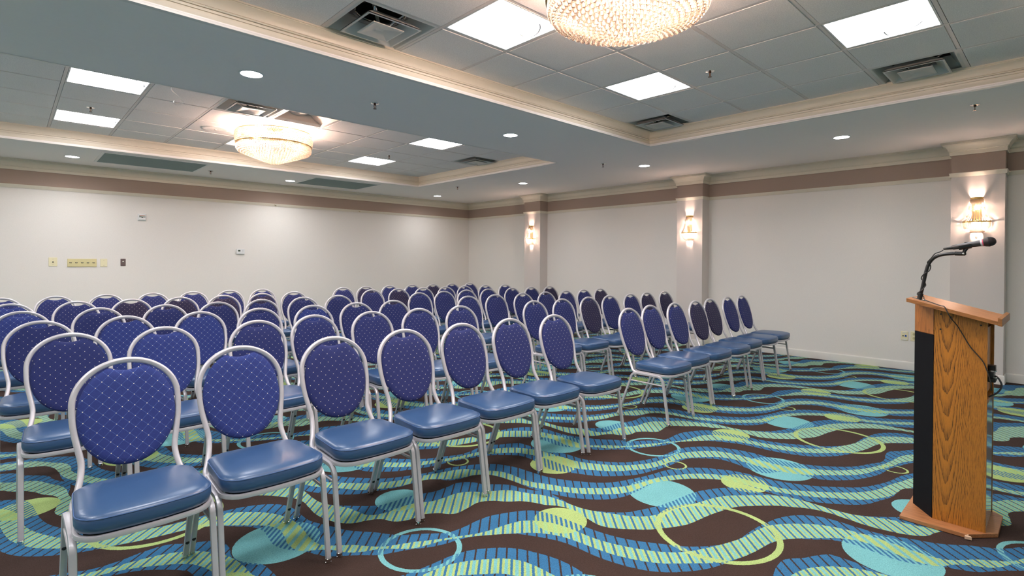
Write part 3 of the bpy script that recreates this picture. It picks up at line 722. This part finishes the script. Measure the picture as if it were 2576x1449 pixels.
# ------------------------------------------------------------------ small things on the walls
def plate(name, x0, x1, z0, z1, label, cat, mat, th=.007, group=None):
    t = thing(name, ((x0+x1)/2, YB, (z0+z1)/2), label, cat, group)
    a, b = (x1-x0)/2, (z1-z0)/2
    MB().box(-a, a, -th, .0, -b, b).build('plate', mat, t, bevel=.003)
    return t, a, b
def screw(t, x, z, y=-.0075): MB().lathe([(.0005, 0), (.003, 0)], 8, f=lambda p: (x+p[0], y, z+p[1])).build('screw', M['dark'], t, smooth=0)
t, a, b = plate('light_switch', .449, .548, 1.272, 1.402, 'single ivory toggle switch plate, first beside the long five-switch plate', 'switch', M['ivory'])
MB().box(-.007, .007, -.018, -.006, -.013, .006).build('toggle', M['dark'], t, bevel=.002); screw(t, 0, .04); screw(t, 0, -.04)
t, a, b = plate('light_switch', .663, 1.014, 1.262, 1.384, 'long yellowed ivory plate with five toggle switches', 'switch', M['ivory2'], .012)
for k in range(5):
    x = -.138+.069*k
    s = MB(); s.box(x-.014, x+.014, -.0155, -.011, -.006, .010); s.build('toggle', M['dark'], t, bevel=.001)
    l = MB(); l.box(x-.010, x+.010, -.022, -.012, .003, .008); l.build('toggle_cap', M['ivory'], t)
t, a, b = plate('blank_plate', 1.059, 1.147, 1.262, 1.386, 'blank ivory wall plate right beside the five-switch plate', 'wall plate', M['ivory'])
screw(t, 0, .04); screw(t, 0, -.04)
t, a, b = plate('jack_plate', 1.315, 1.383, 1.274, 1.388, 'dark bronze wall plate past the ivory plates', 'wall plate', M['bronze'])
MB().lathe([(.0005, -.016), (.007, -.016), (.007, -.008), (.012, -.0075)], 12, f=lambda p: (p[0], p[2], p[1]+.01)).build('knob', M['glide'], t)
screw(t, 0, .045); screw(t, 0, -.045)
t = thing('fire_strobe', (1.60, YB, 2.068), 'white fire alarm strobe high on the back wall', 'alarm')
f = MB(); rc = lambda d, y: [(-.059+d, y, -.058+d), (.059-d, y, -.058+d), (.059-d, y, .058-d), (-.059+d, y, .058-d)]
f.loft([rc(0, 0), rc(.001, -.012), rc(.014, -.030), rc(.016, -.032)], cap1=True); f.build('housing', M['white'], t, smooth=0)
MB().box(-.040, .040, -.037, -.031, .010, .034).build('strobe_lens', M['acrylic'], t, bevel=.002)
MB().box(-.034, .034, -.0385, -.0365, .024, .031).build('lettering_band', M['red'], t)
MB().box(-.042, .042, -.036, -.031, .000, .007).build('shadow_slot', M['dark'], t)
MB().box(-.008, .008, -.037, -.031, -.012, .000).build('tab', M['dark'], t)
t = thing('thermostat', (3.091, YB, 1.534), 'white digital thermostat alone on the back wall', 'thermostat')
MB().box(-.071, .071, -.028, 0, -.052, .052).build('housing', M['white'], t, bevel=.012, seg=3)
MB().box(-.045, -.006, -.0295, -.0275, -.002, .026).build('screen', M['screen'], t)
for z in (.02, -.004): MB().box(.030, .042, -.031, -.027, z-.005, z+.005).build('button', M['shield'], t, bevel=.002)
for k in range(3): MB().box(-.03+.025*k, -.018+.025*k, -.0295, -.0275, -.030, -.026).build('button', M['shield'], t)
for x in (3.69, 5.426):
    h = MB(); h.tube([(x, YB-.02, 2.43), (x, YB-.03, 2.425), (x+.02, YB-.032, 2.412), (x+.03, YB-.03, 2.42)], .004, n=6)
    tag(h.build('picture_hook', M['gold']), 'tiny brass hook on the picture rail, %s' % ('nearer the thermostat' if x < 4 else 'nearer the room corner'), 'hook')
# right wall outlets (local frame: plate lies in the y-z plane, facing -x)
def rplate(name, y0, y1, z0, z1, label, cat, mat):
    t = thing(name, (XR, (y0+y1)/2, (z0+z1)/2), label, cat); a, b = (y1-y0)/2, (z1-z0)/2
    MB().box(-.008, 0, -a, a, -b, b).build('plate', mat, t, bevel=.003); return t
t = rplate('data_plate', 1.437, 1.512, .378, .495, 'ivory data jack plate with blue port, low on the sconce wall', 'wall plate', M['ivory'])
MB().box(-.012, -.006, -.022, -.004, -.010, .012).build('jack', M['bluejack'], t); MB().box(-.011, -.006, .008, .022, -.006, .006).build('jack', M['dark'], t)
for z in (.046, -.046): MB().box(-.0095, -.006, -.02, .02, z-.006, z+.006).build('label_strip', M['white'], t)
t = rplate('power_outlet', 1.336, 1.413, .378, .502, 'ivory duplex power outlet partly hidden by the lectern', 'outlet', M['ivory'])
for z in (.026, -.026):
    MB().lathe([(.0005, .003), (.016, .003), (.0175, .0)], 20, f=lambda p, z=z: (-.008-p[2], p[0], p[1]+z)).build('receptacle', M['ivory2'], t)
    for y in (-.007, .007): MB().box(-.0125, -.0105, y-.0015, y+.0015, z+.0, z+.010).build('slot', M['dark'], t)
    MB().lathe([(.0005, .0122), (.003, .0122)], 8, f=lambda p, z=z: (-p[2], p[0], p[1]+z-.008)).build('slot', M['dark'], t, smooth=0)

# ------------------------------------------------------------------ banquet chairs
BZ = [(.395, .105), (.41, .112), (.43, .122), (.46, .142), (.495, .163), (.53, .180), (.57, .197), (.65, .224), (.75, .252), (.85, .277), (.945, .300)]
def yb(z):
    for (a, ya), (b, yb_) in zip(BZ, BZ[1:]):
        if z <= b: return ya+(yb_-ya)*(z-a)/(b-a)
    return BZ[-1][1]
def make_chair():
    t = thing('banquet_chair', (0, 0, 0), 'x', 'chair', 'banquet chairs in rows')
    alu = M['alu']
    # back hoop
    half = [(.195, .404, .055), (.196, .406, .085), (.194, .418, .110), (.186, .436, .126), (.177, .462, .143), (.168, .495, .162), (.163, .530, None), (.163, .558, None), (.171, .605, None), (.180, .655, None), (.1855, .70, None), (.187, .74, None)]
    for k in range(11):
        a = math.radians(3+87*k/10); half.append((.187*math.cos(a) if k < 10 else 0, .768+.1675*math.sin(a), None))
    pts = [(x, yb(z) if y is None else y, z) for x, z, y in half]
    full = spline(pts, 4); full = full+[Vector((-p.x, p.y, p.z)) for p in reversed(full[:-1])]
    MB().tube(full, .0118, .0105, n=10, up=(0, 1, .22), sq=3).build('back_frame', alu, t, smooth=60)
    # upholstered back
    o = []
    for k in range(15):
        a = math.radians(-90+157*k/14); o.append((.1755*abs(math.cos(a))**.93, .715+(.209 if a > 0 else .200)*math.sin(a)))
    o[0] = (0, .515)
    o += [(.063, .9075), (.054, .9065), (.040, .9010), (.020, .8955), (0, .8940)]
    o = [(p.x, p.z) for p in spline([(x, 0, z) for x, z in o], 2)]
    loop = o+[(-x, z) for x, z in reversed(o[1:-1])]
    cz = .72
    pad = MB(); rings = []
    for k, (sc, d) in enumerate(((.20, .0235), (.45, .023), (.68, .021), (.85, .0185), (.94, .0145), (.985, .008), (1.0, 0), (.985, -.008), (.94, -.0125), (.8, -.0155), (.4, -.0165))):
        rings.append([(x*sc, yb(min(cz+(z-cz)*sc, .945))-d, cz+(z-cz)*sc) for x, z in loop])
    pad.loft(rings, cap0=True, cap1=True); back = pad.build('backrest', M['fab_navy'], t, smooth=70)
    # seat cushion
    def outl(w1, w2, y0, y1, r, z, crown=0, n=5):
        P = []
        for cx, cy, a0 in ((w2-r, y1-r, 0), (-w2+r, y1-r, PI/2), (-w1+r, y0+r, PI), (w1-r, y0+r, 3*PI/2)):
            for k in range(n+1):
                a = a0+PI/2*k/n; x, y = cx+r*math.cos(a), cy+r*math.sin(a)
                if y < y0+r*1.01: y -= .022*(1-(x/w1)**2)
                P.append((x, y))
        # extra points across front and back for a soft bow
        Q = []
        m = len(P)
        for i in range(m):
            a, b = P[i], P[(i+1) % m]; Q.append(a)
            if i % (n+1) == n:
                for k in range(1, 6):
                    x, y = a[0]+(b[0]-a[0])*k/6, a[1]+(b[1]-a[1])*k/6
                    if i == 3*(n+1)-1: y = y0-.022*(1-(x/w1)**2)
                    Q.append((x, y))
        return [(x, y, z) for x, y in Q]
    s = MB(); Y0, Y1 = -.250, .112
    R = [outl(.196, .186, Y0+.012, Y1-.008, 0.069, .424), outl(.209, .198, Y0+.002, Y1, 0.072, .432), outl(.2145, .203, Y0-.003, Y1+.002, 0.074, .452), outl(.214, .202, Y0-.002, Y1+.001, 0.074, .474), outl(.209, .197, Y0+.003, Y1-.003, 0.072, .486), outl(.196, .184, Y0+.016, Y1-.014, 0.070, .493), outl(.170, .158, Y0+.045, Y1-.040, .052, .499), outl(.110, .100, Y0+.095, Y1-.09, .045, .504), outl(.06, .06, Y0+.14, Y1-.135, .03, .5055)]
    s.loft(R, cap0=True, cap1=True); seat = s.build('seat', M['vinyl'], t, smooth=70)
    MB().tube(outl(.2125, .201, Y0, Y1, .073, .4815), .0022, n=6, closed=True).build('piping', M['pipe'], seat)
    sf = MB(); sf.tube([Vector(p) for p in outl(.208, .198, Y0+.006, Y1-.006, .071, .4135)], .0095, .0105, n=8, closed=True, sq=3)
    sf.build('seat_frame', alu, t, smooth=60)
    MB().prism([(x, y) for x, y, z in outl(.188, .176, Y0+.014, Y1-.012, .05, 0)], .409, .424).build('seat_pan', M['pan'], t, smooth=0)
    # legs: each side an arch of two legs joined over the top
    for sx in (-1, 1):
        xt, xf = .2165*sx, .2175*sx
        fr = spline([(xt, -.035, .4035), (xt, -.130, .4035), (xt, -.165, .398), (xt, -.190, .374), (xt, -.200, .335), (xf, -.226, .17), (xf, -.251, .012)], 5)
        MBl = MB().tube(fr, .0105, .0122, n=8, up=(1, 0, 0), sq=3.5).build('leg', alu, t, smooth=60)
        gl = MB(); gl.lathe([(.013, .022), (.0145, .020), (.0145, .010), (.011, .008), (.011, .005), (.0135, .004), (.0135, .0), (.0005, .0)], 12, (xf, -.252, 0)); gl.build('glide', M['glide'], MBl)
        rr = spline([(xt, -.035, .4035), (xt, .050, .4035), (xt, .090, .396), (xt, .112, .372), (xt, .124, .335), (xf, .187, .17), (xf, .250, .012)], 5)
        MBr = MB().tube(rr, .0105, .0122, n=8, up=(1, 0, 0), sq=3.5).build('leg', alu, t, smooth=60)
        gl = MB(); gl.lathe([(.013, .022), (.0145, .020), (.0145, .010), (.011, .008), (.011, .005), (.0135, .004), (.0135, .0), (.0005, .0)], 12, (xf, .252, 0)); gl.build('glide', M['glide'], MBr)
        for zz in (.085, .245):
            u = (.335-zz)/(.335-.012); yy = .124+(.250-.124)*u-.0105
            MB().ball((xf, yy, zz), .0085, 10, 6, (1, .6, 1)).build('bumper', M['rubber'], MBr)
        MB().tube([(xt, -.2005, .330), (xt, .122, .335)], .006, .008, n=8, up=(1, 0, 0), sq=3).build('stretcher', alu, t, smooth=60)
    cb = MB()
    for y in (-.12, .06): cb.tube([(-.212, y, .400), (.212, y, .400)], .008, .006, n=8)
    cb.build('crossbar', alu, t, smooth=60)
    return t
CH = [[[(0.378, 2.856), (0.843, 2.872), (1.333, 2.884), (1.807, 2.899), (2.282, 2.919), (2.748, 2.927), (3.223, 2.905)], [(4.211, 2.855), (4.677, 2.914), (5.143, 2.909), (5.608, 2.913), (6.074, 2.971), (6.549, 2.971), (7.015, 2.997)]], [[(0.264, 4.024), (0.73, 4.025), (1.298, 4.024), (1.764, 4.143), (2.251, 4.119), (2.717, 4.099), (3.182, 4.083)], [(4.222, 4.097), (4.692, 4.094), (5.178, 4.09), (5.643, 4.116), (6.131, 4.124), (6.596, 4.162), (7.073, 4.161)]], [[(0.168, 4.96), (0.658, 4.996), (1.168, 5.025), (1.646, 5.046), (2.144, 5.057), (2.61, 5.083), (3.075, 5.136)], [(4.158, 5.172), (4.624, 5.188), (5.123, 5.183), (5.593, 5.19), (6.059, 5.208), (6.525, 5.245), (6.991, 5.28)]], [[(0.084, 5.986), (0.596, 5.997), (1.106, 6.02), (1.575, 6.075), (2.041, 6.18), (2.529, 6.24), (2.995, 6.3)], [(4.094, 6.161), (4.559, 6.225), (5.025, 6.291), (5.491, 6.323), (5.997, 6.315), (6.463, 6.33), (6.932, 6.337)]], [[(0.022, 7.062), (0.519, 7.079), (0.989, 7.102), (1.456, 7.138), (1.929, 7.19), (2.412, 7.276), (2.877, 7.409)], [(3.958, 7.216), (4.424, 7.233), (4.891, 7.242), (5.361, 7.269), (5.826, 7.341), (6.31, 7.345), (6.782, 7.33)]], [[(-0.052, 8.182), (0.413, 8.208), (0.89, 8.22), (1.375, 8.24), (1.841, 8.273), (2.31, 8.312), (2.776, 8.364)], [(3.918, 8.074), (4.383, 8.183), (4.86, 8.228), (5.331, 8.244), (5.797, 8.258), (6.263, 8.286), (6.728, 8.311)]]]
# l = bright lined cloth, n = navy, p = plum; near-wall end first for the big block, aisle end first for the other
CLOTH = [('llnnnnn', 'nnnppnn'), ('nlnnnnn', 'nnpnnpp'), ('nllnlnn', 'nnnnnnp'), ('lnnnnnn', 'nnnnnnp'), ('lnppppn', 'npnnnnn'), ('nnnnnnn', 'npnnpnn')]
ORD = ['first', 'second', 'third', 'fourth', 'fifth', 'sixth', 'seventh']
ROW = ['front row', 'second row', 'third row', 'fourth row', 'fifth row', 'back row']
WORD = {'l': ('fab_line', 'bright blue lined-back chair'), 'n': ('fab_navy', 'navy dotted-back chair'), 'p': ('fab_plum', 'plum-navy dotted-back chair')}
chair0 = make_chair(); first = True
variants = {}
def cloth(root, key):
    for ch in root.children:
        if ch.name.startswith('backrest'):
            if key not in variants:
                me = ch.data.copy(); me.materials[0] = M[WORD[key][0]]; variants[key] = me
            ch.data = variants[key]
for r, row in enumerate(CH):
    for b, blk in enumerate(row):
        sl = (blk[-1][1]-blk[0][1])/(blk[-1][0]-blk[0][0])
        for k, (x, y) in enumerate(blk):
            key = CLOTH[r][b][k]
            n = (6-k) if b == 0 else k
            lab = '%s, %s from the aisle, %s of the block %s' % (WORD[key][1], ORD[n], ROW[r], 'away from sconces' if b == 0 else 'beside sconces')
            rz = math.atan(sl)*.25+random.uniform(-.007, .007)
            loc = (x+.300*math.sin(rz), y-.300*math.cos(rz), 0)
            if first: c = chair0; c.location = loc; c.rotation_euler.z = rz; c['label'] = lab; first = False
            else: c = dup(chair0, loc, lab, rz)
            cloth(c, key)

# ------------------------------------------------------------------ lectern
LC = thing('lectern', (0, 0, 0), 'oak lectern with black front and slanted top', 'lectern')
base = [(3.475, .622), (3.99, .622), (3.99, .352), (3.87, .238), (3.60, .238), (3.475, .345)]
MB().prism(base, .002, .022).build('base', M['oakbase'], LC, smooth=0, bevel=.0015)
MB().prism([(3.455, .352), (3.474, .352), (3.474, .330), (3.463, .325)], .004, .018).prism([(3.4745, .346), (3.482, .339), (3.4745, .339)], .006, .022).build('chipped_corner', M['rawboard'], LC, smooth=0)
zt = lambda y: 1.170+(y-.606)*(1.170-1.074)/(.606-.240)-.001      # underside of the slanted top
def side(x0, x1, name, mat):
    mb = MB(); b = mb.pts([(x, y, z) for x in (x0, x1) for y, z in ((.283, .022), (.495, .022), (.495, zt(.495)), (.283, zt(.283)))])
    mb.face(b, b+1, b+2, b+3); mb.face(b+7, b+6, b+5, b+4)
    for i in range(4): j = (i+1) % 4; mb.face(b+i, b+4+i, b+4+j, b+j)
    return mb.build(name, mat, LC, smooth=0)
side(3.56, 3.578, 'side_panel', M['oakside']); side(3.887, 3.905, 'side_panel', M['oakside'])
FP = [(3.568, .4935), (3.709, .596), (3.756, .596), (3.897, .4935)]
bk = MB(); wd = MB()
for (xa, ya), (xb, yb2) in zip(FP, FP[1:]):
    bk.quad((xa, ya, .022), (xb, yb2, .022), (xb, yb2, .998), (xa, ya, .998))
    n = Vector((-(yb2-ya), xb-xa, 0)).normalized()*.006
    wd.prism([(xa, ya), (xb, yb2), (xb+n.x, yb2+n.y), (xa+n.x, ya+n.y)], .996, 1.0, None)
    i = wd.pts([(xa+n.x, ya+n.y, .998), (xb+n.x, yb2+n.y, .998), (xb+n.x, yb2+n.y, zt(yb2)), (xa+n.x, ya+n.y, zt(ya))]); wd.face(i, i+1, i+2, i+3)
so = bk.build('front_panel', M['cloth_black'], LC, smooth=0); sd = so.modifiers.new('thick', 'SOLIDIFY'); sd.thickness = .012; sd.offset = 0
wd.build('front_upper_panel', M['oakfront'], LC, smooth=0)
# slanted top with its book ledge
tp = MB()
def slab(x0, x1, y0, y1, t0, t1, mb):
    b = mb.pts([(x, y, zt(y)+tt) for tt in (t0, t1) for y in (y0, y1) for x in (x0, x1)])
    for q in ((0, 2, 3, 1), (4, 5, 7, 6), (0, 1, 5, 4), (2, 6, 7, 3), (0, 4, 6, 2), (1, 3, 7, 5)): mb.m(0 if q in ((0, 2, 3, 1), (4, 5, 7, 6)) else 1).face(*[b+i for i in q])
slab(3.497, 3.968, .242, .606, .001, .0205, tp); tp.build('top', [M['oaktop'], M['oakedge']], LC, smooth=0, bevel=.001)
lg = MB(); slab(3.497, 3.968, .226, .242, .0, .038, lg); lg.m(0); lg.mi = [0]*len(lg.mi); lg.build('book_ledge', M['oakedge'], LC, smooth=0, bevel=.001)
# open back: shelf, inner board, clear edge
MB().box(3.578, 3.887, .29, .48, .655, .673).build('shelf', M['oakfront'], LC, smooth=0)
MB().box(3.578, 3.887, .296, .308, .70, 1.04).build('back_panel', M['oakfront'], LC, smooth=0)
MB().box(3.579, 3.886, .285, .293, .024, .66).build('lower_door', M['acrylic'], LC, smooth=0)
for y, z in ((.468, 1.110), (.427, 1.097), (.469, 1.030), (.309, 1.065)):
    MB().ball((3.559, y, z), .0042, 8, 6, (.5, 1, 1)).build('screw', M['dark'], LC)
# cable connector box on the back
cn = MB(); cn.box(3.60, 3.70, .262, .298, .800, .828); cn.box(3.64, 3.69, .258, .296, .828, .855); cn.box(3.61, 3.70, .255, .296, .775, .797)
cn.build('connector_box', M['black'], LC, bevel=.003)
MB().box(3.63, 3.70, .252, .296, .828, .832).box(3.62, 3.70, .252, .296, .797, .800).build('connector_trim', M['chrome'], LC, smooth=0)

# gooseneck stand on the lectern
GS = thing('gooseneck_stand', (3.609, .567, zt(.567)+.0205), 'black gooseneck microphone stand on the lectern top', 'microphone stand')
gz = GS.location.z
L3 = lambda y, z: (0, y-.567, z-gz)
MB().lathe([(.0005, .004), (.03, .004), (.034, .002), (.034, -.004)], 20, f=lambda p: (p[0], p[1], p[2]+.25*p[1])).build('flange', M['chrome'], GS)
ba = MB(); ba.tube([(0, 0, .0), L3(.563, 1.207)], .0115, n=14); ba.tube([L3(.5635, 1.200), L3(.562, 1.212)], .013, n=14); ba.build('socket', M['black'], GS)
nk = spline([L3(*p) for p in ((.563, 1.205), (.556, 1.234), (.548, 1.282), (.540, 1.328), (.533, 1.359), (.523, 1.384), (.507, 1.405), (.486, 1.418), (.465, 1.424), (.440, 1.427), (.425, 1.428))], 6)
MB().tube(nk, .0085, n=12, up=(1, 0, 0)).build('neck', M['black'], GS)
cl = MB(); cl.tube([L3(.436, 1.4275), L3(.418, 1.428)], .0075, n=12, up=(1, 0, 0)); cl.tube([L3(.420, 1.428), L3(.419, 1.428), L3(.396, 1.427), L3(.379, 1.427), L3(.374, 1.427)], [.0095, .0105, .0105, .010, .005], n=14, up=(1, 0, 0))
cl.tube([L3(.384, 1.430), L3(.380, 1.443), L3(.372, 1.455)], .008, .012, n=10, up=(1, 0, 0))
# cradle: trough around the mic body
mdir = Vector((0, -.0995, .0185)).normalized()
for a0, a1 in ((PI*.95, PI*2.05),):
    rings = []
    for q, wid in ((.402, 0), (.398, .0), (.36, .0), (.352, .0)):
        cz = 1.46+(.428-q)*(1.482-1.46)/(.428-.313); ring = []
        for rr in (.0150, .0195):
            seq = [a0+(a1-a0)*k/10 for k in range(11)]
            if rr > .016: seq = seq[::-1]
            ring += [(rr*math.cos(a), q-.567, cz-gz+rr*math.sin(a)) for a in seq]
        rings.append(ring)
    cl.loft(rings, cap0=True, cap1=True)
cl.build('clip', M['black'], GS)
MB().ball((-.0105, .384-.567, 1.4275-gz), .005, 10, 6, (.5, 1, 1)).build('clip_screw', M['chrome'], GS)

MC = thing('microphone', (3.609, .370, 1.4715), 'dark handheld microphone clipped on the gooseneck', 'microphone')
A, Bm = Vector((0, .428, 1.46)), Vector((0, .313, 1.482))
md = (Bm-A).normalized(); off = Vector((0, .370, 1.4715))
def along(d): return (A+md*d)-off
def body(seq, name, mat, **k):
    o = MB(); o.tube([along(d) for d, r in seq], [r for d, r in seq], n=18, up=(1, 0, 0)); return o.build(name, mat, MC, **k)
body([(0, .0118), (.002, .0125), (.05, .0135), (.10, .0158), (.112, .0165)], 'body', M['micbody'])
body([(-.004, .0095), (-.003, .0102), (.003, .0102)], 'connector', M['black'])
body([(-.040, .0045), (-.038, .0052), (-.012, .0085), (-.003, .0092)], 'strain_relief', M['black'])
body([(.112, .0172), (.119, .0182)], 'collar', M['micband']); body([(.119, .0183), (.123, .0192)], 'collar_ring', M['micred'])
body([(.123, .0190), (.130, .0215), (.140, .0240), (.142, .0247), (.145, .0247), (.147, .0238), (.155, .0225), (.164, .0185), (.170, .0115), (.172, .004)], 'grille', M['micgrille'])
s = MB(); p = along(.055); s.box(-.004, .004, p.y-.008, p.y+.008, p.z+.0125, p.z+.0165); s.build('switch', M['dark'], MC, bevel=.001)
# cable: from the mic, wound down the neck, over the top and down the side
def cablept(y, z, x): return (x, y, z)
x0 = 3.609
pth = [(x0, .468, 1.4475), (x0-.004, .480, 1.438), (x0-.011, .500, 1.4285), (x0-.0125, .516, 1.405), (x0-.008, .533, 1.38), (x0+.008, .522, 1.365), (x0+.0125, .524, 1.345), (x0-.002, .528, 1.333), (x0-.0135, .543, 1.322), (x0-.009, .556, 1.304), (x0+.006, .560, 1.290), (x0+.0135, .548, 1.276), (x0+.004, .541, 1.258), (x0-.011, .545, 1.246), (x0-.014, .556, 1.228), (x0-.004, .573, 1.216), (x0+.012, .578, 1.204), (x0+.016, .566, 1.198), (x0-.002, .549, 1.196), (x0-.012, .545, 1.183),
       (3.585, .533, zt(.533)+.026), (3.555, .500, zt(.500)+.025), (3.520, .465, zt(.465)+.025), (3.500, .446, zt(.446)+.026), (3.490, .434, 1.130), (3.494, .420, 1.098), (3.540, .400, 1.058), (3.552, .380, 1.016), (3.554, .351, .957), (3.554, .323, .918), (3.553, .299, .884), (3.552, .287, .852), (3.553, .276, .813), (3.556, .268, .775), (3.575, .268, .745), (3.600, .272, .735)]
cb = MB(); cb.tube(spline(pth, 6), .0025, n=8); tag(cb.build('microphone_cable', M['cable']), 'thin black cable winding down the gooseneck and lectern side', 'cable')
lp = MB(); lp.tube(spline([(3.66, .268, .806), (3.66, .250, .794), (3.66, .239, .773), (3.66, .236, .757), (3.66, .241, .735), (3.66, .257, .712), (3.66, .278, .695), (3.66, .284, .690)], 6), .0042, n=10)
tag(lp.build('patch_cable', M['cablegrey']), 'short grey cable loop behind the lectern', 'cable')
